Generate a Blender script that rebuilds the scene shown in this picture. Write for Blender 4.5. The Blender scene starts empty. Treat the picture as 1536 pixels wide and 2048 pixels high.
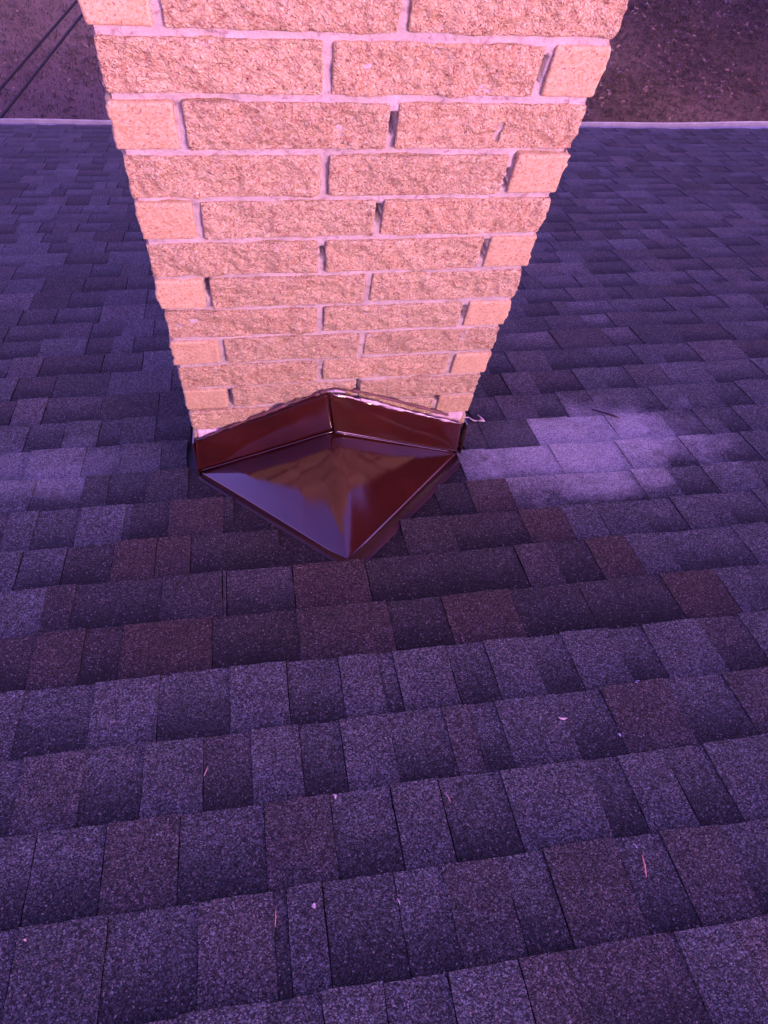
import bpy, math, random
import numpy as np
from mathutils import Matrix, Vector
random.seed(7); RNG = np.random.default_rng(11)
S = bpy.context.scene
COL = S.collection

# ------------------------------------------------------------------ camera
F, CAM = 1395.03, (0.17277, -0.96539, 1.74632)
R = [[0.9839187909530771, 0.08331125184564643, -0.15799698770972315],
     [-0.14111040779441997, 0.9048675234788498, -0.40162497154104576],
     [0.10950646383445879, 0.41746137578123865, 0.9020722443958178]]
cd = bpy.data.cameras.new('camera'); cam = bpy.data.objects.new('camera', cd); COL.objects.link(cam)
M = Matrix(R).to_4x4(); M.translation = CAM; cam.matrix_world = M
cd.sensor_fit = 'VERTICAL'; cd.sensor_height = 24.0; cd.lens = 24.0*F/2048.0
cd.clip_start = 0.02; cd.clip_end = 3000
S.camera = cam

# ------------------------------------------------------------------ light
SUN_EL, SUN_AZ = math.radians(24.5), math.radians(33)   # azimuth from up-slope (-y) towards +x
SD = Vector((math.sin(SUN_AZ)*math.cos(SUN_EL), -math.cos(SUN_AZ)*math.cos(SUN_EL), math.sin(SUN_EL)))
w = bpy.data.worlds.new("World"); S.world = w; w.use_nodes = True
nt = w.node_tree; bg = nt.nodes['Background']
sky = nt.nodes.new('ShaderNodeTexSky'); sky.sky_type = 'NISHITA'; sky.sun_disc = False
sky.sun_elevation = SUN_EL; sky.sun_rotation = math.pi - SUN_AZ
sky.dust_density = 2.0; sky.air_density = 1.0
tint = nt.nodes.new('ShaderNodeMix'); tint.data_type = 'RGBA'; tint.blend_type = 'MULTIPLY'; tint.inputs[0].default_value = 1
nt.links.new(sky.outputs[0], tint.inputs[6]); tint.inputs[7].default_value = (1.60, 0.74, 2.20, 1)
nt.links.new(tint.outputs[2], bg.inputs[0]); bg.inputs[1].default_value = 0.15
sl = bpy.data.lights.new('sun', 'SUN'); sl.energy = 1.15; sl.angle = math.radians(9); sl.color = (1.0, 0.66, 0.32)
so = bpy.data.objects.new('sun', sl); COL.objects.link(so); so.rotation_euler = SD.to_track_quat('Z', 'Y').to_euler()
vs = S.view_settings; vs.view_transform = 'Standard'; vs.look = 'None'; vs.gamma = 1; vs.exposure = 1.12

# ------------------------------------------------------------------ helpers
def tagp(o, label=None, cat=None, group=None, kind=None):
    if label: o['label'] = label
    if cat: o['category'] = cat
    if group: o['group'] = group
    if kind: o['kind'] = kind
    return o
def empty(name, loc=(0, 0, 0)):
    o = bpy.data.objects.new(name, None); COL.objects.link(o); o.location = loc; o.empty_display_size = .1; return o
def mesh_obj(name, V, Fc, mat, parent=None, smooth=False, attrs=None):
    me = bpy.data.meshes.new(name)
    V = np.asarray(V, float)
    me.from_pydata(V.tolist(), [], Fc.tolist() if isinstance(Fc, np.ndarray) else Fc)
    if attrs:
        for k, a in attrs.items():
            at = me.color_attributes.new(k, 'FLOAT_COLOR', 'POINT')
            at.data.foreach_set('color', np.asarray(a, np.float32).ravel())
    if smooth: me.polygons.foreach_set('use_smooth', [True]*len(me.polygons))
    me.materials.append(mat); me.update()
    o = bpy.data.objects.new(name, me); COL.objects.link(o)
    if parent: o.parent = parent
    return o
def _h(i, j, k, s):
    n = (i*374761393 + j*668265263 + k*2147483647 + s*1274126177) & 0xffffffff
    n = ((n ^ (n >> 13))*1274126177) & 0xffffffff
    n = (n ^ (n >> 16)) & 0xffffffff
    n = ((n*2246822519) & 0xffffffff); n ^= n >> 15
    return (n & 0xffffff)/16777215.0*2-1
def vnoise(P, scale, seed=0):
    P = np.asarray(P, float)/scale + 1000.0
    I = np.floor(P).astype(np.int64); f = P-I; f = f*f*(3-2*f)
    r = 0
    for a in (0, 1):
        for b in (0, 1):
            for c in (0, 1):
                wt = (f[:, 0] if a else 1-f[:, 0])*(f[:, 1] if b else 1-f[:, 1])*(f[:, 2] if c else 1-f[:, 2])
                r = r + wt*_h(I[:, 0]+a, I[:, 1]+b, I[:, 2]+c, seed)
    return r
class MB:
    def __init__(s): s.V = []; s.F = []; s.n = 0
    def add(s, V, Fc):
        s.V += [tuple(v) for v in V]; s.F += [tuple(i+s.n for i in f) for f in Fc]; s.n += len(V)
    def box(s, a, b):
        x0, y0, z0 = a; x1, y1, z1 = b
        s.add([(x0,y0,z0),(x1,y0,z0),(x1,y1,z0),(x0,y1,z0),(x0,y0,z1),(x1,y0,z1),(x1,y1,z1),(x0,y1,z1)],
              [(0,3,2,1),(4,5,6,7),(0,1,5,4),(1,2,6,5),(2,3,7,6),(3,0,4,7)])
    def tube(s, pts, rad, n=8):
        pts = [Vector(p) for p in pts]; rings = []
        for i, p in enumerate(pts):
            d = (pts[min(i+1, len(pts)-1)]-pts[max(i-1, 0)]).normalized()
            a = d.orthogonal().normalized(); b = d.cross(a)
            r = rad[i] if isinstance(rad, (list, tuple)) else rad
            rings.append([p+(a*math.cos(t)+b*math.sin(t))*r for t in [2*math.pi*k/n for k in range(n)]])
        V = [v for r_ in rings for v in r_]; Fc = []
        for i in range(len(pts)-1):
            for k in range(n): Fc.append((i*n+k, i*n+(k+1) % n, (i+1)*n+(k+1) % n, (i+1)*n+k))
        Fc.append(tuple(range(n-1, -1, -1))); Fc.append(tuple((len(pts)-1)*n+k for k in range(n)))
        s.add(V, Fc)
    def build(s, name, mat, parent=None, smooth=False): return mesh_obj(name, s.V, s.F, mat, parent, smooth)

class NB:   # small node builder
    def __init__(s, name):
        s.m = bpy.data.materials.new(name); s.m.use_nodes = True; s.t = s.m.node_tree
        s.b = s.t.nodes['Principled BSDF']; s.tc = s.t.nodes.new('ShaderNodeTexCoord')
        s.b.inputs['Specular IOR Level'].default_value = .3
    def n(s, t, **k):
        x = s.t.nodes.new(t)
        for a, b in k.items(): setattr(x, a, b)
        return x
    def l(s, a, b): s.t.links.new(a, b)
    def noise(s, scale, detail=3, rough=.55, vec=None):
        x = s.n('ShaderNodeTexNoise'); x.inputs['Scale'].default_value = scale; x.inputs['Detail'].default_value = detail
        x.inputs['Roughness'].default_value = rough; s.l(vec or s.tc.outputs['Object'], x.inputs['Vector']); return x.outputs['Fac']
    def vor(s, scale, out='Color', feature='F1', vec=None):
        x = s.n('ShaderNodeTexVoronoi', feature=feature); x.inputs['Scale'].default_value = scale
        s.l(vec or s.tc.outputs['Object'], x.inputs['Vector']); return x.outputs[out]
    def ramp(s, fac, stops):
        x = s.n('ShaderNodeValToRGB'); e = x.color_ramp.elements
        while len(e) < len(stops): e.new(.5)
        for i, (p, c) in enumerate(stops):
            e[i].position = p; e[i].color = (c, c, c, 1) if not hasattr(c, '__len__') else (*c, 1)
        s.l(fac, x.inputs[0]); return x.outputs[0]
    def mix(s, f, a, b, mode='MIX'):
        x = s.n('ShaderNodeMix', data_type='RGBA', blend_type=mode)
        for v, i in ((f, 0), (a, 6), (b, 7)):
            if hasattr(v, 'links') or isinstance(v, bpy.types.NodeSocket): s.l(v, x.inputs[i])
            else: x.inputs[i].default_value = v if i == 0 else ((*v, 1) if hasattr(v, '__len__') else (v, v, v, 1))
        return x.outputs[2]
    def math(s, op, a, b=0, c=0):
        x = s.n('ShaderNodeMath', operation=op)
        for i, v in enumerate((a, b, c)):
            if isinstance(v, bpy.types.NodeSocket): s.l(v, x.inputs[i])
            else: x.inputs[i].default_value = v
        return x.outputs[0]
    def col(s, c): 
        if isinstance(c, bpy.types.NodeSocket): s.l(c, s.b.inputs['Base Color'])
        else: s.b.inputs['Base Color'].default_value = (*c, 1)
    def rough(s, v):
        if isinstance(v, bpy.types.NodeSocket): s.l(v, s.b.inputs['Roughness'])
        else: s.b.inputs['Roughness'].default_value = v
    def bump(s, h, dist, strength=1.0, prev=None):
        x = s.n('ShaderNodeBump'); x.inputs['Distance'].default_value = dist; x.inputs['Strength'].default_value = strength
        s.l(h, x.inputs['Height'])
        if prev: s.l(prev, x.inputs['Normal'])
        s.l(x.outputs[0], s.b.inputs['Normal']); return x.outputs[0]

# ------------------------------------------------------------------ materials
def shingle_mat():
    m = NB('asphalt_shingle')
    at = m.n('ShaderNodeVertexColor', layer_name='tone'); sp = m.n('ShaderNodeSeparateColor'); m.l(at.outputs['Color'], sp.inputs[0])
    tone, red, vv = sp.outputs[0], sp.outputs[1], sp.outputs[2]
    isb = at.outputs['Alpha']
    # mineral granules: each cell its own stone colour
    gs = m.n('ShaderNodeSeparateColor'); m.l(m.vor(470), gs.inputs[0])
    gs2 = m.n('ShaderNodeSeparateColor'); m.l(m.vor(250), gs2.inputs[0])
    grey = m.ramp(gs.outputs[0], [(0, .022), (.45, .088), (.8, .215), (1, .40)])
    warm = m.ramp(gs.outputs[0], [(0, (.012, .007, .006)), (.5, (.105, .050, .036)), (.82, (.21, .10, .068)), (1, (.36, .26, .2))])
    brown = m.ramp(gs.outputs[0], [(0, (.010, .008, .008)), (.5, (.086, .070, .070)), (.85, (.19, .158, .150)), (1, (.30, .26, .24))])
    c = m.mix(m.ramp(gs2.outputs[1], [(.45, 0), (.6, 1)]), grey, brown)
    c = m.mix(red, c, warm)
    # weathering: lighter towards the exposed butt edge, patchy
    wn = m.noise(9, 5, .65)
    patch = m.noise(28, 4, .7)
    k = m.math('MULTIPLY', tone, m.math('MULTIPLY_ADD', wn, .9, .55))
    k = m.math('MULTIPLY', k, m.math('MULTIPLY_ADD', patch, .5, .75))
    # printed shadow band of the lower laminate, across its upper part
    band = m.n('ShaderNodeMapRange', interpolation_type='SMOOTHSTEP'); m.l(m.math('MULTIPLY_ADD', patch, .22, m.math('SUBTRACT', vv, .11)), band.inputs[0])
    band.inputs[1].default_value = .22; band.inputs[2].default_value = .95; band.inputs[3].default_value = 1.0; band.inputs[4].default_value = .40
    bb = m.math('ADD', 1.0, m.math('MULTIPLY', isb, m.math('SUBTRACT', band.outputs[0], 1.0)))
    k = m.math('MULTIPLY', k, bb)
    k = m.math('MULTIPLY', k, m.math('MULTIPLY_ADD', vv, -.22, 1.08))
    c = m.mix(1.0, c, k, 'MULTIPLY')
    gh = m.n('ShaderNodeSeparateColor'); m.l(m.vor(420), gh.inputs[0])
    c = m.mix(m.ramp(gh.outputs[2], [(.965, 0), (.99, .45)]), c, (.40, .32, .30))     # odd pale chips of stone
    def blob(cx, cy, cz, rx, ry, amt):
        mp = m.n('ShaderNodeMapping', vector_type='POINT'); m.l(m.tc.outputs['Object'], mp.inputs[0])
        mp.inputs['Scale'].default_value = (1/rx, 1/ry, 1/ry); mp.inputs['Location'].default_value = (-cx/rx, -cy/ry, -cz/ry)
        ln = m.n('ShaderNodeVectorMath', operation='LENGTH'); m.l(mp.outputs[0], ln.inputs[0])
        d = m.math('ADD', ln.outputs['Value'], m.math('MULTIPLY', m.math('SUBTRACT', m.noise(5, 5, .65), .5), 1.9))
        return m.ramp(d, [(.25, amt), (.98, 0)])
    du = m.math('ADD', blob(1.04, -.03, .01, .52, .31, 1.0), blob(-.55, .02, -.02, .60, .17, .35))
    du = m.math('MULTIPLY', du, m.ramp(tone, [(.42, .12), (.55, 1)]))
    du = m.math('MULTIPLY', du, m.math('MULTIPLY_ADD', m.noise(42, 6, .8), 1.6, .1))
    c = m.mix(m.math('MINIMUM', du, .8), c, m.mix(m.ramp(gs.outputs[0], [(.2, 0), (.9, 1)]), (.22, .20, .19), (.62, .56, .52)))       # pale dust and residue
    # dark organic spots
    sp_ = m.ramp(m.noise(6.5, 6, .7), [(.26, .45), (.33, 1.0)])
    c = m.mix(1.0, c, sp_, 'MULTIPLY')
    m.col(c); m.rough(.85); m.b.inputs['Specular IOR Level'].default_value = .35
    h = m.vor(470, 'Distance'); m.bump(m.math('ADD', m.math('MULTIPLY', h, -1.0), m.math('MULTIPLY', m.noise(60, 3), .8)), .0016, .9)
    return m.m
def brick_mat(name, rough_face=True):
    m = NB(name)
    big = m.noise(14, 4, .6)
    c = m.mix(m.ramp(big, [(.3, 0), (.7, 1)]), (.57, .385, .18), (.71, .495, .255))
    at = m.n('ShaderNodeVertexColor', layer_name='tone')
    c = m.mix(1.0, c, at.outputs['Color'], 'MULTIPLY')
    g = m.n('ShaderNodeSeparateColor'); m.l(m.vor(330), g.inputs[0])
    c = m.mix(m.ramp(g.outputs[0], [(0, .0), (1, .7)]), c, (.86, .72, .48))
    n2 = m.noise(230, 5, .7); n1 = m.noise(75, 6, .72)
    if not rough_face: c = m.mix(1.0, c, (.70, .66, .63), "MULTIPLY")
    if rough_face:
        mp = m.n('ShaderNodeMapping'); m.l(m.tc.outputs['Object'], mp.inputs[0]); mp.inputs['Rotation'].default_value = (0, .75, 0)
        mp2 = m.n('ShaderNodeMapping'); m.l(mp.outputs[0], mp2.inputs[0]); mp2.inputs['Scale'].default_value = (1.25, 1, .62)
        dn = m.n('ShaderNodeTexNoise'); dn.inputs['Scale'].default_value = 90; m.l(mp2.outputs[0], dn.inputs['Vector'])
        dv = m.n('ShaderNodeVectorMath', operation='MULTIPLY_ADD'); m.l(dn.outputs['Color'], dv.inputs[0]); dv.inputs[1].default_value = (.009,)*3; m.l(mp2.outputs[0], dv.inputs[2])
        fl = m.vor(185, 'Distance', 'DISTANCE_TO_EDGE', dv.outputs[0])
        crev = m.math('MULTIPLY', m.ramp(fl, [(.0, .85), (.11, 0)]), m.ramp(m.noise(48, 4, .7), [(.38, .15), (.55, 1)]))
        c = m.mix(crev, c, (.34, .13, .09))
        c = m.mix(m.ramp(n1, [(.33, .7), (.46, 0)]), c, (.33, .115, .075))
        c = m.mix(m.ramp(n2, [(.35, .9), (.44, 0)]), c, (.17, .06, .045))
        wh = m.ramp(m.noise(11, 6, .75), [(.66, 0), (.75, .6)])
    else:
        c = m.mix(m.ramp(n2, [(.37, .9), (.44, 0)]), c, (.26, .11, .08))
        wh = m.ramp(m.noise(11, 6, .75), [(.70, 0), (.78, .5)])
    c = m.mix(wh, c, (.85, .74, .70))
    m.col(c); m.rough(.92); m.b.inputs['Specular IOR Level'].default_value = .2
    if rough_face:
        nb = m.bump(n1, .011, 1.0); nb = m.bump(fl, .0042, 1.0, nb); m.bump(n2, .004, .8, nb)
    else: m.bump(n2, .0016, .8)
    return m.m
def mortar_mat():
    m = NB('mortar')
    n1 = m.noise(60, 6, .7); n2 = m.noise(10, 5, .6)
    c = m.mix(m.ramp(n2, [(.3, 0), (.7, 1)]), (.36, .31, .26), (.52, .44, .37))
    c = m.mix(m.ramp(n1, [(.34, .8), (.46, 0)]), c, (.24, .14, .13))
    c = m.mix(m.ramp(m.noise(5, 6, .75), [(.62, 0), (.72, .5)]), c, (.20, .13, .15))
    m.col(c); m.rough(.95); m.bump(m.math('ADD', n1, m.math('MULTIPLY', m.noise(300, 3), .4)), .004, .9); return m.m
def metal_paint():
    m = NB('glossy_brown_painted_metal')
    n = m.noise(7, 5, .6)
    c = m.mix(m.ramp(n, [(.35, 0), (.7, 1)]), (.030, .0055, .0042), (.050, .0088, .0062))
    c = m.mix(m.ramp(m.noise(40, 6, .8), [(.68, 0), (.78, .2)]), c, (.20, .09, .08))
    m.col(c); m.b.inputs['Specular IOR Level'].default_value = .5; m.b.inputs['IOR'].default_value = 1.82
    m.rough(m.ramp(m.noise(9, 6, .7), [(.35, .07), (.75, .14)]))
    nb = m.bump(m.noise(9, 3, .5), .003, .15); m.bump(m.noise(90, 4, .8), .0003, .35, nb)
    return m.m
def simple(name, c, r=.8, bump=0, bs=200, c2=None, spec=.3):
    m = NB(name)
    m.col(m.mix(m.ramp(m.noise(bs/8, 4), [(.35, 0), (.65, 1)]), c, c2) if c2 else c)
    m.rough(r); m.b.inputs['Specular IOR Level'].default_value = spec
    if bump: m.bump(m.noise(bs, 4), bump)
    return m.m
M_SH = shingle_mat(); M_BR = brick_mat('split_face_brick'); M_BS = brick_mat('smooth_brick_end', False)
M_MO = mortar_mat(); M_ME = metal_paint()
M_FL = simple('dull_brown_flashing', (.034, .007, .007), .42, .001, 60, c2=(.022, .005, .005), spec=.35)
M_GUT = simple('white_gutter_enamel', (.34, .33, .36), .5, c2=(.26, .25, .28), bs=120)
M_WALL = simple('pale_siding', (.45, .42, .38), .8, .002)
M_CAULK = simple('pale_sealant', (.74, .56, .54), .7, .003, 160, c2=(.52, .36, .36))
M_TAR = simple('old_brown_sealant', (.16, .075, .07), .55, .003, 120, c2=(.09, .035, .035))
M_CONC = simple('cement_wash', (.42, .40, .38), .9, .004, 80)
M_DARK = simple('dark_clay', (.10, .05, .035), .8)

# ------------------------------------------------------------------ roof plane
PT = 0.46080985; K = 0.0129127
cp, sn = math.cos(PT), math.sin(PT)
NV = np.array([-K, math.tan(PT), 1.0]); NV = NV/np.linalg.norm(NV)
def rpt(x, s, n=0.0):
    x = np.asarray(x, float); s = np.asarray(s, float); n = np.asarray(n, float)
    return np.stack([x + n*NV[0], s*cp + n*NV[1], -s*sn + K*(x-.35) + n*NV[2]], -1)
LINE = {-1:(-1.305,-.0163),0:(-1.1593,-.0167),1:(-1.0163,-.0148),2:(-.8716,-.0119),3:(-.724,-.016),4:(-.5815,-.0157),
 5:(-.4439,-.0111),6:(-.3094,-.0138),7:(-.1644,-.024),8:(-.0228,-.0186),9:(.1191,-.0161),10:(.2625,-.0105),11:(.412,-.0103),
 12:(.5611,-.0096),13:(.7098,-.0046),14:(.8427,-.007),15:(.9811,-.0082),16:(1.1299,-.0114),17:(1.2843,-.0142)}
NROW = 39
for k in range(18, NROW+1):
    t = (k-17)/(NROW-17); LINE[k] = (1.2843+.1508*(k-17), -.0142-.054*t)
for k in range(-14, -1): LINE[k] = (-1.305+.1432*(k+1), -.0163)
EAVE = LINE[NROW]
XL, XR = -5.0, 8.5
ROWS = {
-2:([.184,.271,.362,.468,.536,.708],'0.8b 1.0t 0.85b 1.05t 0.9t:.3 0.85b:.3 1.0t'),
-1:([-.242,-.116,.015,.125,.145,.201,.313,.39,.486,.557,.677,.758,.865],'0.85b 0.8t 0.85b 1.0t:.2 0.72b 0.9t 0.8b 1.08b 0.75t:.2 0.92b 0.72t:.3 0.9b 0.8t:.3 0.85b'),
0:([-.244,-.135,-.019,.118,.229,.333,.419,.53,.686,.749,.838,.917],'0.9b 1.05b 0.75t:.3 1.0b 0.8t:.3 1.0b 0.98t 0.9b 1.1t 0.82b 1.05t 0.85b 0.95t'),
1:([-.292,-.188,-.088,.017,.101,.188,.264,.355,.46,.511,.564,.688,.779,.916,1.04],'0.95b 0.9t:.2 0.95b 1.0t 0.85b:.2 1.15t 0.85b 1.15t 1.05b 0.95t:.2 1.05b 1.05t 0.92b 0.8t:.4 0.95b 0.75t:.3'),
2:([-.322,-.193,-.07,.063,.175,.28,.359,.391,.504,.586,.677,.756,.861,.937,1.067],'1.05t 0.98b 1.15t 1.0b 1.18t 1.0b 1.14t 1.0b 1.16t 0.98b 1.14t 0.97b 1.14t 0.93b 1.12t 0.8b:.3'),
3:([-.327,-.229,-.156,.029,.207,.318,.405,.529,.685,.851,1.053,1.187,1.264],'0.5b:.5 0.58t:.7 0.5b:.5 0.6t:1 0.45b:.3 0.6t:.5 0.7t:.6 0.45b 0.68t:.8 0.45b 0.5b:.1 0.58t:1 0.95t 0.9b'),
4:([-.271,-.085,.05,.058,.208,.377,.745,.832,.926,1.03,1.122,1.321],'0.5t:.3 0.5b 0.5t 0.9t 0.85b:.2 0.8t:1 0.5b 0.75t:.2 0.45b 0.75t:1 0.98t 1.05b 1.0t'),
5:([-.41,-.31,-.202,-.105,-.024,.184,.488,.614,.8,.913,1.007,1.116,1.22,1.356,1.461],'1.0t 0.92b 0.45b:.1 0.72t:1 0.65t:.9 0.5b:.2 X 0.62t:.2 0.6b:.4 0.72t:1 1.15t 0.85t 1.15b 0.95t 1.0b 0.9t'),
6:([-.403,-.301,-.191,-.175,-.082,.051,.076,.605,.696,.809,1.039,1.172,1.274,1.382,1.522],'0.95t 1.0b 1.3t 0.9b 0.5b 0.75t:.8 0.6b:.1 X 0.55b 0.78t:.95 1.45t 1.3b 1.35t 0.95b 1.25t 0.95b'),
7:([-.436,-.311,-.248,-.148,-.042,.707,.794,.987,1.085,1.192,1.304,1.392,1.49,1.593],'1.1t 1.15b 0.55t:.2 0.5b 0.55t:.2 X 1.25t 1.45b 1.5t 1.65b 1.5t 1.2b 1.25t 1.1b 0.95t'),
8:([-.478,-.329,-.23,-.119,-.049,.74,.814,.968,1.1,1.222,1.29,1.403,1.514,1.579,1.653],'1.05b 1.15t 1.1b 1.0t 0.62t X 0.6t:.4 0.45t 1.7t 1.4b 1.2t 1.2b 0.95b 0.9t 0.8b 1.0t'),
9:([-.507,-.405,-.307,-.242,-.147,-.044,.809,.912,1.02,1.117,1.223,1.382,1.446,1.651,1.755],'1.0t 0.85b 1.05t 0.8b 0.95t 0.72b X 0.8b:.2 0.85t:.3 0.8b:.1 1.0t:.1 1.1t 0.95b 1.05t 0.85b 1.0t'),
}
class Sheet:
    def __init__(s): s.V=[]; s.F=[]; s.A=[]; s.n=0
    def seg(s, k, x0, x1, tone, base, red, flat=False):
        s0, g0 = LINE[k]; s1, g1 = LINE[k+1]
        near = -2.2 < x0 < 3.6 and k < 14
        nx = max(1, int((x1-x0)/(.012 if near else .05))); ns = 4 if near else 2
        g = random.choice([.0001, .0001, .0009, .0013]) if k < 10 else random.choice([.0001, .0014, .0020])
        xs = np.linspace(x0+g, x1-g, nx+1)
        top = .0085 if base else .0122
        if flat: top = .003
        # bottom verts ring + grid
        us = np.concatenate([[-.22], np.linspace(0, 1, ns+1)])   # -.22 lies hidden under the upper course
        X, U = np.meshgrid(xs, us)
        jit = (vnoise(np.stack([xs*1, xs*0+k*3.1, xs*0], -1), .02, 3)*.0012 + vnoise(np.stack([xs, xs*0+k*1.7, xs*0], -1), .13, 5)*.0022) if near else np.zeros(nx+1)
        off = random.uniform(-.0012, .0012)
        lo = s0 + g0*X; hi_ = s1 + g1*X + (jit+off)[None, :]
        Sx = lo + (hi_-lo)*U
        side = np.zeros_like(X); 
        if near: side = vnoise(np.stack([X*0+x0, Sx, X*0], -1).reshape(-1, 3), .03, 8).reshape(X.shape)*.0012
        X = X + side*((X-x0) < .02)  - side*((x1-X) < .02)
        curl = .0012*vnoise(np.stack([X, Sx, X*0], -1).reshape(-1, 3), .11, 9).reshape(X.shape)*np.clip(U, 0, 1)
        wav = .004*vnoise(np.stack([X, Sx, X*0], -1).reshape(-1, 3), .55, 2).reshape(X.shape)
        lift = top*(.28+.72*np.clip(U, 0, 1)) if not flat else top*np.ones_like(U)
        N = lift + curl + wav
        V = rpt(X, Sx, N).reshape(-1, 3)
        W = nx+1; H = len(us); Fc = []
        for r in range(H-1):
            for c in range(nx): 
                a = r*W+c; Fc.append((a, a+1, a+W+1, a+W))
        # skirts: butt + two sides
        per = [(H-1)*W+c for c in range(W)]
        Bv = rpt(X[-1], Sx[-1], wav[-1]-.003); base_i = len(V)
        V2 = [V, Bv]
        for c in range(nx): Fc.append((per[c], per[c+1], base_i+c+1, base_i+c))
        bi = base_i+W
        for col in (0, nx):
            Bs = rpt(X[:, col], Sx[:, col], wav[:, col]-.003); V2.append(Bs)
            for r in range(H-1):
                a = r*W+col; q = (a, a+W, bi+r+1, bi+r)
                Fc.append(q if col == 0 else q[::-1])
            bi += H
        # duplicate the top outline for crisp edges is not needed: flat shading
        V = np.concatenate(V2)
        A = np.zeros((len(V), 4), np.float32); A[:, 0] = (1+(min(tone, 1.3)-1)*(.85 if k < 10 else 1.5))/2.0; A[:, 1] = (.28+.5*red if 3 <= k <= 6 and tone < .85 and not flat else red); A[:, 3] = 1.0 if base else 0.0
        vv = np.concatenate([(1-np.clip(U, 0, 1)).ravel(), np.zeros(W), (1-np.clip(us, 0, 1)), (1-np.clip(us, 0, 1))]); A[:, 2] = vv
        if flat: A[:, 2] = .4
        s.V.append(V); s.A.append(A); s.F += [tuple(i+s.n for i in f) for f in Fc]; s.n += len(V)
sheet = Sheet()
def rnd_style():
    base = random.random() < .5
    t = random.choice([.85, .95, 1.0, 1.1]) if base else random.choice([.78, .9, 1.0, 1.12, 1.25])
    return t, base, (random.choice([0, .1, .25]) if t > .85 else random.choice([.1, .4]))
CHX0, CHX1 = -.012, .716
def chim_clip(k, x0, x1):
    mid = (LINE[k][0]+LINE[k+1][0])/2*cp
    if -.02 < mid < .64:
        out = []
        if x0 < CHX0: out.append((x0, min(x1, CHX0)))
        if x1 > CHX1: out.append((max(x0, CHX1), x1))
        return [(a, b) for a, b in out if b-a > .012]
    return [(x0, x1)]
for k in range(-13, NROW):
    segs = []
    if k in ROWS:
        xs, ts = ROWS[k]; ts = ts.split(); lim = (xs[0]-random.uniform(.05, .12), xs[-1]+random.uniform(.08, .15))
        b = [lim[0]]+xs+[lim[1]]
        for i, t in enumerate(ts):
            if t == 'X': segs.append((b[i], b[i+1], 'X', 0, 0)); continue
            r = 0.0
            if ':' in t: t, r = t.split(':'); r = float(r)
            segs.append((b[i], b[i+1], float(t[:-1]), t[-1] == 'b', r))
    else: lim = (random.uniform(-.1, .1),)*2
    x = lim[1]; prev = None
    def wnext(st): return random.uniform(.05, .12) if random.random() < .25 else random.uniform(.10, .21)
    while x < XR:
        wd = wnext(0); t, bs, r = rnd_style()
        if prev is not None and random.random() < .7: bs = not prev
        prev = bs; segs.append((x, min(x+wd, XR), t, bs, r)); x += wd
    x = lim[0]
    while x > XL:
        wd = wnext(0); t, bs, r = rnd_style()
        if prev is not None and random.random() < .7: bs = not prev
        prev = bs; segs.append((max(x-wd, XL), x, t, bs, r)); x -= wd
    for (a, b_, t, bs, r) in segs:
        if t == 'X':
            if k <= 8:
                if k < 8: sheet.seg(k, a-.02, b_+.02, .30, True, .5, flat=True)
                continue
            continue
        if k not in ROWS or k >= 9: parts = chim_clip(k, a, b_)
        else: parts = [(a, b_)]
        for p, q in parts: sheet.seg(k, p, q, t, bs, r)

house = empty('house', (0, 0, 0))
tagp(house, 'house roof of dark purple-grey asphalt shingles with a tan brick chimney rising through it', 'house')
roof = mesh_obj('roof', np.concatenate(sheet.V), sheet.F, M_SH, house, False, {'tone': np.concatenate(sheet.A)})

# underlay, back slope, walls
z_e = float(rpt(0, EAVE[0])[2]); s_r = LINE[-13][0]
GZ = -4.8
mb = MB()
def quad(mb, a, b, c, d, th=.03):
    a, b, c, d = map(Vector, (a, b, c, d)); n = (b-a).cross(d-a).normalized()*th
    mb.add([a, b, c, d, a-n, b-n, c-n, d-n], [(0,1,2,3),(7,6,5,4),(0,4,5,1),(1,5,6,2),(2,6,7,3),(3,7,4,0)])
eL = EAVE[0]+EAVE[1]*XL; eR = EAVE[0]+EAVE[1]*XR
quad(mb, rpt(XL, s_r, -.004), rpt(XR, s_r, -.004), rpt(XR, eR-.03, -.004), rpt(XL, eL-.03, -.004))
RL, RR = rpt(XL, s_r, -.006), rpt(XR, s_r, -.006)
yb = RL[1]-5.2
quad(mb, (XL, yb, RL[2]-2.6), (XR, yb, RR[2]-2.6), tuple(RR), tuple(RL))
mb.build('roof_deck', M_SH if False else simple('weathered_felt', (.05, .045, .05), .9), house)
mb = MB()
mb.tube([rpt(XL, s_r-.02, -.005), rpt(XR, s_r-.02, -.005)], .022, 8); mb.build('ridge_cap', simple('ridge_felt', (.06, .05, .055), .9), house)
yw = float(rpt(0, EAVE[0]-.55)[1])
mb = MB()
yb2 = yb+.45; x0w, x1w = XL+.3, XR-.3
zt = z_e-.05
mb.box((x0w, yw-.15, GZ-.2), (x1w, yw, zt)); mb.box((x0w, yb2, GZ-.2), (x1w, yb2+.15, zt-.1))
for xx in (x0w, x1w-.15):
    V = [(xx+d, y, z) for d in (0, .15) for (y, z) in ((yw-.15, GZ-.2), (yw-.15, zt-.02), (RL[1], RL[2]-.16), (yb2+.15, zt-.12), (yb2+.15, GZ-.2))]
    mb.add(V, [(0,1,2,3,4), (9,8,7,6,5)] + [((i+1) % 5, i, i+5, (i+1) % 5+5) for i in range(5)])
mb.build('wall', M_WALL, house)
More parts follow.
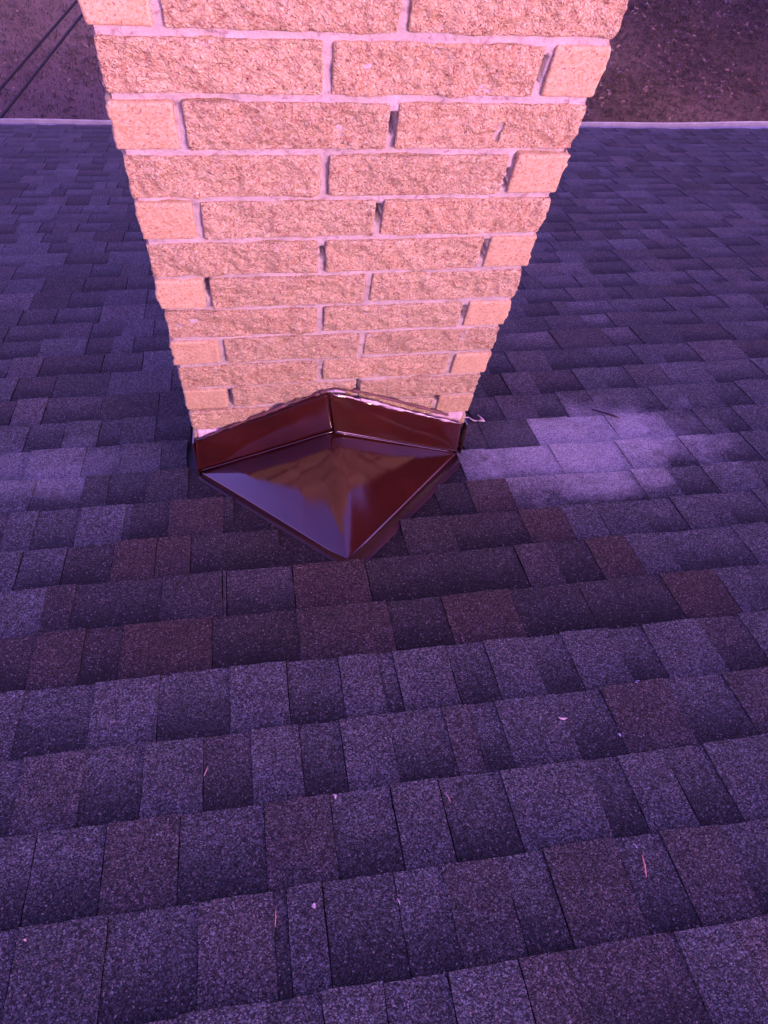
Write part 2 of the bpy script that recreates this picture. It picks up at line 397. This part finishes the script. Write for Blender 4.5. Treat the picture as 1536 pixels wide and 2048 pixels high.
# gutter: open trough with rolled outer lip
def gutter():
    prof = [(-.005, -.012), (-.005, -.075), (.030, -.095), (.085, -.095), (.105, -.05), (.112, -.010), (.104, -.004), (.098, -.012), (.092, -.05), (.078, -.030), (.012, -.030)]
    V = []; Fc = []; xs = np.linspace(XL, XR, 90); n = len(prof)
    for x in xs:
        e = EAVE[0]+EAVE[1]*x - .012 - .040*min(1, max(0, (4.6-x)/6.2)); b = rpt(x, e, 0); sag = .006*math.sin(x*1.7)+.004*math.sin(x*4.3+1)
        for (dy, dz) in prof: V.append((x, b[1]+dy+sag*.4, b[2]+dz+sag))
    for i in range(len(xs)-1):
        for j in range(n): Fc.append((i*n+j, (i+1)*n+j, (i+1)*n+(j+1) % n, i*n+(j+1) % n))
    Fc.append(tuple(range(n))); Fc.append(tuple((len(xs)-1)*n+j for j in range(n-1, -1, -1)))
    g = mesh_obj('gutter', V, Fc, M_GUT, house)
    tagp(g, 'white metal gutter along the far eave')
gutter()

# ------------------------------------------------------------------ chimney
def rounded_brick(lo, hi, r, step, amp_f, seed, rough_faces, smooth_amp=.0006):
    lo = np.array(lo, float); hi = np.array(hi, float); pts = []; faces = []; idx = {}
    n = [max(1, int(round((hi[i]-lo[i])/step))) for i in range(3)]
    def vid(i, j, k):
        key = (i, j, k)
        if key not in idx: idx[key] = len(pts); pts.append(key)
        return idx[key]
    def grid(ax, side):
        a, b = [q for q in range(3) if q != ax]
        for i in range(n[a]):
            for j in range(n[b]):
                q = []
                for (u, v_) in ((0,0),(1,0),(1,1),(0,1)):
                    c = [0, 0, 0]; c[a] = i+u; c[b] = j+v_; c[ax] = n[ax] if side else 0
                    q.append(vid(*c))
                if (side == 1) == (ax == 1): q = q[::-1]
                faces.append(tuple(q))
    for ax in range(3):
        for sd in (0, 1): grid(ax, sd)
    I = np.array(pts, float); P = lo+(hi-lo)*I/np.array(n)
    rr = min(r, (hi-lo).min()*.45)
    c = np.clip(P, lo+rr, hi-rr); d = P-c; L = np.linalg.norm(d, axis=1)[:, None]; nd = d/np.maximum(L, 1e-9)
    # blend: squash corners to a rounded box
    P2 = c+nd*rr
    wgt = np.zeros(len(P))
    for (ax, s_) in rough_faces: wgt = np.maximum(wgt, np.clip(nd[:, ax]*s_, 0, 1)**1.5)
    v = (vnoise(P, .045, seed)*.0036 + vnoise(P, .020, seed+1)*.0026 + vnoise(P, .0095, seed+2)*.0022 + vnoise(P, .0055, seed+3)*.0016)
    v = v - np.abs(vnoise(P+.3, .024, seed+5))*.0022
    sm = vnoise(P, .02, seed+4)*smooth_amp+vnoise(P, .007, seed+6)*smooth_amp*.7
    P3 = P2+nd*((v*amp_f*wgt)+sm*(1-wgt))[:, None]
    nk = (np.abs(P3[:, 0]-.577-.15*(P3[:, 2]-1.018)) < .0042) & (np.abs(P3[:, 2]-1.018) < .015) & (P3[:, 1] < .01)   # the slot in one long brick
    P3[nk, 1] += .022
    return P3, faces
brick_groups = {'r': MB(), 's': MB(), 'q': MB()}; brick_tone = {'r': [], 's': [], 'q': []}
COURSE = .088153; ZT = 1.1599; BH = COURSE-.0125; DEP = .62; W = .706
def brick(x0, x1, y0, y1, z0, z1, rough, fine, seed, key):
    P, Fc = rounded_brick((x0, y0, z0), (x1, y1, z1), .0042, fine, 1.0, seed, rough)
    g = brick_groups[key]; g.add(P, Fc)
    b = random.uniform(.86, 1.12); h = random.uniform(-.05, .05)
    brick_tone[key] += [(b, b*(1+h), b*(1+1.6*h), 1)]*len(P)
HJ = .0065
jL = {'a': (.0865, .400), 'b': (.3025, .6155)}
J_ROW = {-1:(.082,.401), 0:(.301,.620), 1:(.088,.404), 2:(.302,.615), 3:(.091,.400), 4:(.303,.615), 5:(.086,.397), 6:(.305,.613), 7:(.096,.399), 8:(.309,.619), 9:(.097,.402), 10:(.305,.613), 11:(.09,.40)}
for i in range(-9, 18):
    zt = ZT - COURSE*i - .0065 - (.0 if i >= 0 else 0); zb = zt-BH; sd = 100+i*31
    fine = .0028 if -2 <= i <= 11 else .012
    odd = (i % 2) != 0       # odd: header at left corner, then two stretchers
    j1, j2 = J_ROW.get(i, (.09, .40) if odd else (.303, .615))
    rx = lambda: random.uniform(-.0015, .0015)
    fy = -.0035
    o = .008     # corner units stand proud of the mortar
    dz = [rx()*.6 for _ in range(6)]
    if odd:
        # left unit is the smooth end of a side stretcher
        brick(-o, j1-HJ, fy+rx(), .300, zb+dz[0], zt+dz[0], [(0, -1)], fine, sd, 's')
        brick(j1+HJ, j2-HJ, fy+rx(), .088, zb+dz[1], zt+dz[1], [(1, -1)], fine, sd+1, 'r')
        brick(j2+HJ, W+o-.003+rx(), fy+rx(), .088, zb+dz[2], zt+dz[2], [(1, -1), (0, 1)], fine, sd+2, 'r')
        # right side: stretchers
        yy = [.100, .398, DEP+o]
        for q in range(2): brick(W-.088, W+o-.003, yy[q], yy[q+1]-.012, zb, zt, [(0, 1)], .012, sd+5+q, 'r')
        brick(-o, .088, .312, DEP-.1, zb, zt, [(0, -1)], .012, sd+8, 'r')
        brick(-o, .295, DEP-.088, DEP+o, zb, zt, [(1, 1)], .012, sd+9, 'r'); brick(.307, W-.1, DEP-.088, DEP+o, zb, zt, [(1, 1)], .012, sd+10, 'r')
    else:
        brick(-o+.003+rx(), j1-HJ, fy+rx(), .088, zb+dz[0], zt+dz[0], [(1, -1), (0, -1)], fine, sd, 'r')
        brick(j1+HJ, j2-HJ, fy+rx(), .088, zb+dz[1], zt+dz[1], [(1, -1)], fine, sd+1, 'r')
        brick(j2+HJ, W+o, fy+rx(), .300, zb+dz[2], zt+dz[2], [(0, 1)], fine, sd+2, 'q')
        yy = [.100, .398, DEP+o]
        for q in range(2): brick(-o, .088, yy[q], yy[q+1]-.012, zb, zt, [(0, -1)], .012, sd+5+q, 'r')
        brick(W-.088, W+o-.003, .312, DEP-.1, zb, zt, [(0, 1)], .012, sd+8, 'r')
        brick(.1, .395, DEP-.088, DEP+o, zb, zt, [(1, 1)], .012, sd+9, 'r'); brick(.407, W+o, DEP-.088, DEP+o, zb, zt, [(1, 1)], .012, sd+10, 'r')
g_ = brick_groups['r']; chim = mesh_obj('chimney', g_.V, g_.F, M_BR, house, True, {'tone': brick_tone['r']})
tagp(chim, 'tan split-face brick chimney tapering downwards in view')
for kk, lb in (('s', 'smooth-faced brick ends up the left corner of the chimney'), ('q', 'smooth-faced brick ends up the right corner of the chimney')):
    g_ = brick_groups[kk]; mesh_obj('corner_bricks', g_.V, g_.F, M_BS, chim, True, {'tone': brick_tone[kk]})['label'] = lb
# mortar core: displaced sheet on the front, boxes behind
def mortar():
    z0, z1 = -.45, ZT+COURSE*9
    st = .004
    nx = int(.712/st); nz = int(1.75/st)
    xs = np.linspace(.001, W-.001, nx); zs = np.linspace(-.12, 1.63, nz)
    X, Z = np.meshgrid(xs, zs); P = np.stack([X.ravel(), np.zeros(X.size), Z.ravel()], -1)
    Y = .0028+vnoise(P, .012, 71)*.0011+vnoise(P, .05, 72)*.0016+vnoise(P, .0065, 73)*.0007
    # ragged, hollow spots in the joints and open holes
    Y += np.clip(vnoise(P, .07, 75)-.45, 0, 1)*.012
    def hole(cx, cz, hw, hh, d=.075):
        u = np.abs(P[:, 0]-cx+.002*np.sin(P[:, 2]*300))/hw; v = np.abs(P[:, 2]-cz)/hh
        return np.where((u < 1) & (v < 1), d, 0)
    for h in ((.0885, .690, .0055, .028), (.398, .858, .004, .022), (.4045, 1.03, .004, .02), (.3035, .768, .004, .016), (.612, .592, .0035, .02), (.612, .262, .007, .012), (.097, .322, .003, .03), (.402, .334, .003, .03), (.6155, .93, .003, .02), (.6165, 1.12, .003, .02), (.614, .77, .003, .024)):
        Y = Y+hole(*h)
    P[:, 1] = Y
    Fc = []
    for r in range(nz-1):
        for c in range(nx-1):
            a = r*nx+c; Fc.append((a, a+1, a+nx+1, a+nx))
    V = P.tolist(); mb = MB(); mb.V = [tuple(v) for v in V]; mb.F = Fc; mb.n = len(V)
    # side joint faces with a little relief
    for xx, sg in ((.001, -1), (W-.001, 1)):
        ys = np.linspace(0.004, DEP, 60); zs2 = np.linspace(z0, z1, 120)
        YY, ZZ = np.meshgrid(ys, zs2); Q = np.stack([YY*0+xx, YY, ZZ], -1).reshape(-1, 3); Q[:, 0] += vnoise(Q, .03, 77)*.0015
        f2 = [(r*60+c, r*60+c+1, (r+1)*60+c+1, (r+1)*60+c) for r in range(119) for c in range(59)]
        mb.add(Q, f2 if sg > 0 else [q[::-1] for q in f2])
    mb.box((.004, .10, z0), (W-.004, DEP, z1))
    mb.box((.004, .006, 1.62), (W-.004, .098, z1))
    return mb.build('mortar', M_MO, chim, True)
mortar()
zc = ZT+COURSE*9+.002
mb = MB(); mb.box((-.05, -.05, zc), (W+.05, DEP+.05, zc+.07)); mb.build('chimney_crown', M_CONC, chim)
mb = MB(); mb.tube([(W/2, DEP/2, zc+.06), (W/2, DEP/2, zc+.30)], .14, 24); mb.build('flue_liner', M_DARK, chim)

# ------------------------------------------------------------------ cricket flashing
FT = Vector((.338, -.397, .2030)); FP = Vector((.344, -.040, .203)); FL = Vector((-.006, -.046, .040)); FR = Vector((.702, -.046, .048))
def lerp(a, b, t): return a+(b-a)*t
crk = empty('saddle_flashing', (.345, -.2, .1)); crk.parent = house; crk.matrix_parent_inverse = Matrix.Identity(4); crk.location = (0, 0, 0)
tagp(crk, 'glossy dark brown sheet-metal saddle at the foot of the chimney')
def pan(A, name, sgn):
    # triangle A (eave corner), FP (ridge at the wall), FT (tip); gently bowed sheet, rounded ridge
    n = 60; V = []; Fc = []; idx = {}
    nrm = (FP-A).cross(FT-A).normalized()
    if nrm.z < 0: nrm = -nrm
    for i in range(n+1):
        for j in range(n+1-i):
            a = i/n; b = j/n; c = 1-a-b           # a: A, b: FT, c: FP
            p = A*a+FT*b+FP*c
            bow = a*(b+c)*4*.0035*(1-.3*b)
            ridge = -max(0, 1-a*14)**2*.006*(1-.9*b)   # softened ridge
            wv = .0012*math.sin(p.x*23+p.y*11)*min(1, a*6)
            if sgn[0] < 0: wv += .0085*(b/.30)*math.exp(1-b/.30)*min(1, a*4)*min(1, c*5+.0)
            p = p + nrm*(bow*sgn[1]+wv) + Vector((0, 0, ridge))
            idx[(i, j)] = len(V); V.append(tuple(p))
    up = 1
    for i in range(n):
        for j in range(n-i):
            t = (idx[(i, j)], idx[(i+1, j)], idx[(i, j+1)]); Fc.append(t if sgn[0] > 0 else t[::-1])
            if j < n-i-1:
                t = (idx[(i+1, j)], idx[(i+1, j+1)], idx[(i, j+1)]); Fc.append(t if sgn[0] > 0 else t[::-1])
    # turned-down outer edge (A..FT) to the roof
    e0 = [idx[(n-j, j)] for j in range(n+1)]; base = len(V)
    for q in e0:
        v = Vector(V[q]); s_ = v.y/cp; r = rpt(v.x, s_, .002); V.append((v.x, v.y-.003, min(v.z-.004, float(r[2]))))
    for q in range(n):
        t = (e0[q], e0[q+1], base+q+1, base+q); Fc.append(t if sgn[0] < 0 else t[::-1])
    return mesh_obj(name, V, Fc, M_ME, crk, True)
p1 = pan(FL, 'saddle_panel', (-1, 1)); p1['label'] = 'left saddle panel mirroring the blue sky'
p2 = pan(FR, 'saddle_panel', (1, 1)); p2['label'] = 'right saddle panel, lit reddish brown'
def flange(A, B, w0, w1, side):
    n = 40; V = []; Fc = []
    for i in range(n+1):
        t = i/n; p = A.lerp(B, t); wd = w0+(w1-w0)*t
        d = (B-A).normalized(); o = Vector((side*abs(d.y), -abs(d.x), 0))
        for q in (-.004, .5*wd, wd):
            x = p.x+o.x*q; y = p.y+o.y*q
            wv = .0006*math.sin(t*9+q*90)
            V.append(tuple(rpt(x, y/cp, .0075+wv-(.002 if q == wd else 0))))
        x = p.x+o.x*(wd+.0005); y = p.y+o.y*(wd+.0005); V.append(tuple(rpt(x, y/cp, .001)))
    for i in range(n):
        for c in range(3):
            a = i*4+c; Fc.append((a, a+4, a+5, a+1) if side > 0 else (a, a+1, a+5, a+4))
    return mesh_obj('flange', V, Fc, M_FL, crk, True)
flange(FL, FT, .018, .022, -1); flange(FR, FT, .036, .040, 1)
# apron flashing standing against the bricks: left and right leaves
def leaf(P, name, label, th=.003):
    # P: bottom-outer, bottom-inner, top-inner, top-outer ; grid with a soft bow
    n, m_ = 40, 10; V = []; Fc = []
    bo, bi, ti, to = map(Vector, P)
    for lay in (0, 1):
        for i in range(n+1):
            for j in range(m_+1):
                u = i/n; v = j/m_
                p = bo.lerp(bi, u).lerp(to.lerp(ti, u), v)
                y = p.y - .004*math.sin(math.pi*v)*math.sin(math.pi*u) - .0012*math.sin(u*13)*v
                z = p.z + (.0022*math.sin(u*31)+.0016*math.sin(u*57+1))*(v > .95)
                V.append((p.x, y+lay*th, z))
    off = (n+1)*(m_+1); sg = (bi-bo).x > 0
    for i in range(n):
        for j in range(m_):
            a = i*(m_+1)+j; q = (a, a+m_+1, a+m_+2, a+1); q = q if sg else q[::-1]
            Fc.append(q); Fc.append(tuple(k+off for k in q[::-1]))
    def strip(ids):
        for a, b in zip(ids, ids[1:]): Fc.append((a, a+off, b+off, b))
    strip([i*(m_+1) for i in range(n+1)]); strip([i*(m_+1)+m_ for i in range(n+1)])
    strip([j for j in range(m_+1)]); strip([n*(m_+1)+j for j in range(m_+1)])
    o = mesh_obj(name, V, Fc, M_ME, crk, True); o['label'] = label; return o
leaf([(-.014, -.042, .046), (.347, -.041, .210), (.329, -.012, .3395), (-.005, -.015, .156)], 'apron_flashing', 'left upright brown flashing leaf')
leaf([(.703, -.044, .056), (.347, -.047, .214), (.333, -.017, .343), (.699, -.020, .163)], 'apron_flashing', 'right upright brown flashing leaf')
# folded hems along the foot of the leaves
mb = MB(); mb.tube([Vector((-.014, -.043, .046)).lerp(Vector((.347, -.042, .210)), t/12)+Vector((0, -.001, .0008*math.sin(t*2))) for t in range(13)], .0024, 6)
mb.tube([Vector((.690, -.047, .058)).lerp(Vector((.348, -.049, .212)), t/12) for t in range(13)], .0028, 6)
mb.build('hem', M_ME, crk, True)
# corner fold wrapping round each side of the chimney
def wrap(x, sg):
    V = []; pts = [(-.044, .020), (.05, -.02), (.62, -.305)]
    tops = [(-.018, .152), (.05, .122), (.62, -.17)]
    mb = MB()
    for (a, b, c, d) in (((pts[0], pts[1], tops[1], tops[0])), ((pts[1], pts[2], tops[2], tops[1]))):
        q = [(x, *a), (x, *b), (x, *c), (x, *d)]; q2 = [(x+sg*.003, *p[1:]) for p in q]
        mb.add(q+q2, [(0,1,2,3),(7,6,5,4),(0,4,5,1),(1,5,6,2),(2,6,7,3),(3,7,4,0)])
    return mb.build('step_flashing', M_ME, crk)
wrap(-.0105, -1); wrap(.7165, 1)
# sealant
def bead(pts, rad, mat, name, seed):
    P = []; rr = []
    for a, b in zip(pts, pts[1:]):
        a, b = Vector(a), Vector(b); n = max(2, int((b-a).length/.005))
        for i in range(n): P.append(a.lerp(b, i/n))
    random.seed(seed); out = []
    for p in P: out.append(p+Vector((0, 0, .0018*float(vnoise(np.array([p[:]]), .012, seed+1)[0])))); rr.append(rad*(.8+.8*float(vnoise(np.array([p[:]]), .018, seed)[0])))
    mb = MB(); mb.tube(out, rr, 8); return mb.build(name, mat, crk, True)
bead([(.352, -.016, .334), (.43, -.017, .296), (.50, -.018, .262), (.60, -.019, .212), (.699, -.020, .164)], .0020, M_CAULK, 'sealant_bead', 3)
bead([(.41, -.017, .308), (.45, -.018, .289), (.49, -.018, .269)], .0040, M_CAULK, 'sealant_bead', 4)
bead([(.31, -.008, .334), (.345, -.008, .345), (.40, -.006, .328), (.48, -.008, .291), (.56, -.009, .250), (.66, -.01, .196)], .0046, M_TAR, 'old_sealant', 5)
bead([(.33, -.009, .342), (.24, -.008, .296), (.14, -.009, .238), (.04, -.011, .180), (-.002, -.013, .156)], .0046, M_TAR, 'old_sealant', 6)
bead([(.32, -.010, .338), (.345, -.014, .346), (.375, -.013, .336)], .0055, simple('grey_mastic', (.42, .33, .36), .7, .003, 120), 'mastic_dab', 9)
# pale bedding mortar showing at the two lower corners
def wedge(x0, x1, za, zb, zc_):
    mb = MB(); n = 12; V = []; Fc = []
    for i in range(n+1):
        t = i/n; x = x0+(x1-x0)*t; top = za+.0015*math.sin(t*23); bot = zb+(zc_-zb)*t
        V += [(x, -.0075-.001*math.sin(t*31), bot), (x, -.0055, top), (x, .02, top), (x, .02, bot)]
    for i in range(n):
        for c in range(4): a = i*4+c; b = i*4+(c+1) % 4; Fc.append((a, b, b+4, a+4))
    Fc += [(0, 3, 2, 1), (n*4, n*4+1, n*4+2, n*4+3)]
    mb.add(V, Fc); o = mb.build('bedding_mortar', M_CAULK, chim, True)
wedge(.003, .085, .186, .135, .182); wedge(.60, .698, .190, .190, .146)

# ------------------------------------------------------------------ small things lying on the roof
def at(x, s, n=.011): return Vector(rpt(x, s, n+.004*float(vnoise(np.array([[x, s, 0]]), .55, 2)[0])))
M_NEED = simple('dry_needle', (.62, .28, .20), .7); M_NEED2 = simple('dry_straw', (.50, .30, .25), .7)
M_CHIP = simple('pale_flake', (.62, .44, .42), .6); M_BLUE = simple('pale_grit', (.34, .35, .46), .6); M_TWIG = simple('dark_twig', (.035, .02, .03), .8)
def needle(x0, s0, x1, s1, r, mat, name, label, cat, group=None, n=.0125):
    a, b = at(x0, s0, n), at(x1, s1, n); m_ = a.lerp(b, .5)+Vector((.0006, 0, .0012))
    mb = MB(); mb.tube([a, a.lerp(m_, .5), m_, m_.lerp(b, .5), b], [r*.5, r, r, r*.9, r*.2], 6)
    o = mb.build(name, mat, None, True); org = a.copy()
    for v in o.data.vertices: v.co -= org
    o.location = org; return tagp(o, label, cat, group)
needle(.7124, -1.2035, .7030, -1.2370, .0013, M_NEED, 'pine_needle', 'longest reddish dry needle, lying on the shingles at lower right', 'pine needle', 'dry needles on the roof')
needle(.4250, -1.0490, .4300, -1.0690, .0009, M_NEED2, 'pine_needle', 'thin brownish dry needle with a kinked end, right of the middle below the saddle', 'pine needle', 'dry needles on the roof')
needle(.1285, -1.1900, .1262, -1.2145, .0008, M_NEED, 'pine_needle', 'thin dry needle lying beside the narrow joint at lower left centre', 'pine needle', 'dry needles on the roof')
needle(.0250, -.9360, .0178, -.9545, .0009, M_NEED2, 'pine_needle', 'small dull needle on a dark shingle at left centre', 'pine needle', 'dry needles on the roof')
needle(.3115, -1.2040, .3140, -1.2140, .0009, M_CHIP, 'pale_splinter', 'short whitish splinter standing by a bright shingle at lower centre', 'splinter')
needle(.7060, -1.1830, .7100, -1.1920, .0009, M_BLUE, 'pale_splinter', 'tiny bluish splinter just above the long reddish needle', 'splinter')
needle(1.195, .128, 1.262, .070, .0030, M_TWIG, 'twig', 'dark bent twig lying on the pale patch right of the chimney', 'twig', n=.014)
def flake(x, s, lx, ls, ang, mat, name, label, cat, th=.0012):
    n = 10; V = []; Fc = []; ca, sa = math.cos(ang), math.sin(ang); org = at(x, s, .012)
    for lay in (0, 1):
        for i in range(n):
            t = 2*math.pi*i/n; k = 1+.18*math.sin(3*t+x*9)
            u, v = lx*math.cos(t)*k, ls*math.sin(t)*k
            p = at(x+u*ca-v*sa, s+u*sa+v*ca, .0115+th*lay+.0012*math.cos(2*t)); V.append(tuple(p-org))
    Fc = [tuple(range(n, 2*n))[::-1], tuple(range(n))]+[(i, (i+1) % n, n+(i+1) % n, n+i) for i in range(n)]
    o = mesh_obj(name, V, Fc, mat); o.location = org; return tagp(o, label, cat)
flake(.681, -.939, .0085, .0020, -.25, M_CHIP, 'leaf_flake', 'pinkish white sliver of dry leaf on the shingles at right', 'leaf flake')
flake(.8604, -.8812, .0042, .0032, .3, M_BLUE, 'grit_stone', 'round pale bluish stone chip near a course edge at right', 'stone chip')
flake(.7723, -.9891, .0022, .0036, .5, M_BLUE, 'grit_stone', 'small bluish chip lying beside a dark shingle joint', 'stone chip')
flake(.238, -1.0255, .0022, .0045, .4, M_CHIP, 'leaf_flake', 'small pinkish flake near the centre of the lower shingles', 'leaf flake')
flake(.1854, -1.1943, .0035, .0030, 1.0, M_CHIP, 'leaf_flake', 'rounded pinkish flake on a narrow shingle at lower left', 'leaf flake')
flake(-.2288, -1.1737, .0018, .0018, 0, M_CHIP, 'leaf_flake', 'tiny white speck on the shingles near the lower left edge', 'leaf flake')
def curl():
    mb = MB(); org = at(.79, .12, .012)
    a = [at(.748, .112, .030), at(.765, .108, .031), at(.782, .112, .028), at(.790, .118, .024)]
    mb.tube([p-org for p in a], [.0012, .0019, .0018, .0009], 8)
    b = [at(.822, .135, .020), at(.826, .118, .021), at(.834, .100, .017)]
    mb.tube([p-org for p in b], [.0018, .0026, .0022], 8)
    mb.tube([p-org for p in [at(.812, .106, .016), at(.822, .104, .019), at(.834, .100, .017)]], [.0012, .0026, .002], 8)
    mb.tube([p-org for p in [at(.788, .119, .024), at(.803, .112, .015), at(.814, .107, .016)]], [.0016, .0026, .0016], 8)
    o = mb.build('sealant_scrap', M_CAULK, None, True); o.location = org
    tagp(o, 'curled pale scrap of old sealant beside the right foot of the chimney', 'sealant scrap')
curl()

# ------------------------------------------------------------------ ground, leaves, grass
def ground_mat():
    m = NB('leafy_lawn')
    a = m.noise(.5, 5, .6); b = m.noise(9, 6, .75); c_ = m.noise(45, 5, .8)
    c = m.mix(m.ramp(a, [(.35, 0), (.65, 1)]), (.17, .10, .07), (.26, .165, .12))
    c = m.mix(m.ramp(b, [(.38, .7), (.55, 0)]), c, (.018, .016, .010))
    c = m.mix(m.ramp(c_, [(.55, 0), (.75, .6)]), c, (.15, .10, .085))
    sx = m.n('ShaderNodeSeparateXYZ'); m.l(m.tc.outputs['Object'], sx.inputs[0])
    bare = m.math('ADD', m.math('MULTIPLY', sx.outputs[0], -.12), m.math('MULTIPLY', a, 1.2))   # worn, leafier ground towards the left
    c = m.mix(m.ramp(bare, [(.35, 0), (.85, .8)]), c, m.mix(m.ramp(c_, [(.3, 0), (.7, 1)]), (.16, .105, .08), (.33, .23, .18)))
    m.col(c); m.rough(.95); m.bump(c_, .04, .8); return m.m
def ground():
    n = 90; xs = np.sign(np.linspace(-1, 1, n))*np.abs(np.linspace(-1, 1, n))**3*900+2; ys = xs+8
    X, Y = np.meshgrid(xs, ys); P = np.stack([X.ravel(), Y.ravel(), X.ravel()*0], -1)
    P[:, 2] = GZ+vnoise(P, 3.0, 40)*.05
    Fc = [(r*n+c, r*n+c+1, (r+1)*n+c+1, (r+1)*n+c) for r in range(n-1) for c in range(n-1)]
    return tagp(mesh_obj('ground', P, Fc, ground_mat(), None, True), 'brown lawn strewn with fallen leaves beyond the eave', kind='structure')
ground()
def scatter(name, count, size, asp, z0, z1, mat, label, cat, seed, upright=False):
    r = np.random.default_rng(seed)
    x = r.uniform(-7, 13, count); y = r.uniform(5.2, 15, count)
    if name == 'fallen_leaves':
        kp = vnoise(np.stack([x, y, x*0], -1), .8, 61) > r.uniform(-.9, .7, count); x, y = x[kp], y[kp]
    n = len(x)
    c = np.stack([x, y, np.zeros(n)], -1); c[:, 2] = GZ+.03+r.uniform(z0, z1, n)
    th = r.uniform(0, 2*np.pi, n); L = size*r.uniform(.5, 1.3, n); Wd = L*asp*r.uniform(.6, 1.2, n)
    u = np.stack([np.cos(th), np.sin(th), r.uniform(-.35, .35, n) + (1.6 if upright else 0)], -1); v = np.stack([-np.sin(th), np.cos(th), r.uniform(-.4, .4, n)], -1)
    u /= np.linalg.norm(u, axis=1)[:, None]; v /= np.linalg.norm(v, axis=1)[:, None]
    cup = np.array([0, 0, 1])*(L*.12)[:, None]
    if upright: V = np.stack([c-v*Wd[:, None], c+v*Wd[:, None], c+u*L[:, None]], 1); k = 3
    else: V = np.stack([c-u*L[:, None]/2, c-v*Wd[:, None]/2+cup, c+u*L[:, None]/2, c+v*Wd[:, None]/2+cup], 1); k = 4
    Fc = np.arange(n*k).reshape(n, k)
    if k == 4: Fc = np.concatenate([Fc[:, [0, 1, 2]], Fc[:, [0, 2, 3]]])
    o = mesh_obj(name, V.reshape(-1, 3), Fc, mat); return tagp(o, label, cat, kind='stuff')
def leaf_mat(name, a, b, d):
    m = NB(name); g = m.n('ShaderNodeSeparateColor'); m.l(m.vor(11), g.inputs[0])
    m.col(m.ramp(g.outputs[0], [(0, a), (.6, b), (1, d)])); m.rough(.75); return m.m
scatter('fallen_leaves', 34000, .075, .6, 0, .04, leaf_mat('dry_leaf', (.05, .03, .022), (.12, .072, .052), (.26, .175, .14)), 'dry brown fallen leaves scattered over the lawn beyond the gutter', 'leaves', 5)
scatter('grass', 160000, .055, .10, -.02, .0, leaf_mat('grass_blade', (.018, .02, .008), (.04, .038, .018), (.10, .075, .05)), 'thin short dormant grass of the lawn beyond the gutter', 'grass', 6, True)

# ------------------------------------------------------------------ overhead cables
M_CAB = simple('black_cable', (.012, .010, .014), .6)
def cable(p, q, label):
    p, q = Vector(p), Vector(q); d = q-p; pts = []
    for i in range(61):
        t = -2.2+i*.35; P = p+d*t; P.z += .0012*(t*t-1)*.6; pts.append(P)
    org = pts[0].copy(); mb = MB(); mb.tube([a-org for a in pts], .0105, 8); o = mb.build('overhead_cable', M_CAB, None, True); o.location = org
    tagp(o, label, 'cable', 'cables passing below the eave')
cable((-1.681, 4.755, -2.2), (-1.134, 5.948, -2.2), 'left one of two thin black cables crossing above the lawn')
cable((-1.655, 4.409, -2.2), (-1.086, 5.752, -2.2), 'right one of two thin black cables, nearer the chimney, above the lawn')

# ------------------------------------------------------------------ trees added outside the frame to darken the glossy saddle's right-hand reflection
def tree(x, y, h, cr, seed):
    random.seed(seed); r = np.random.default_rng(seed); t = empty('added_evergreen', (x, y, GZ))
    mb = MB(); mb.tube([(0, 0, -.1), (.05, .02, h*.35), (-.03, .05, h*.7), (0, 0, h*.95)], [.22, .17, .10, .02], 10)
    for i in range(26):
        z = h*(.18+.75*i/26); a = i*2.4; L = cr*(1-.8*i/26)
        mb.tube([(0, 0, z), (math.cos(a)*L*.5, math.sin(a)*L*.5, z+.1), (math.cos(a)*L*.95, math.sin(a)*L*.95, z-.15)], [.05, .03, .01], 5)
    mb.build('added_evergreen_trunk', M_TWIG, t)
    n = 34000; u = r.uniform(0, 1, n)**.8; z = h*(.12+.88*u); a = r.uniform(0, 2*np.pi, n)
    L = cr*(1-u**2.2*.9)*(.75+.35*np.sin(a*5+z*3))*np.sqrt(r.uniform(.1, 1, n))
    c = np.stack([np.cos(a)*L, np.sin(a)*L, z-L*.15], -1); d = r.normal(size=(n, 3)); d /= np.linalg.norm(d, axis=1)[:, None]
    e = r.normal(size=(n, 3)); e = np.cross(d, e); e /= np.linalg.norm(e, axis=1)[:, None]
    V = np.stack([c-d*.18, c+e*.10, c+d*.18, c-e*.10], 1).reshape(-1, 3)
    mesh_obj('crown', V, np.arange(n*4).reshape(n, 4), M_LEAF, t)
    return t
M_LEAF = simple('evergreen_foliage', (.030, .045, .018), .8, c2=(.05, .055, .022))
for i, (x, y, h, cr, lab) in enumerate([(14.2, 6.2, 18, 4.6, 'unseen evergreen added to darken the saddle reflection, nearest the gutter'), (15.5, 10.5, 19, 4.8, 'unseen evergreen added to darken the saddle reflection, farther out')]):
    tagp(tree(x, y, h, cr, 30+i), lab, 'tree', 'evergreens added for the saddle reflection')
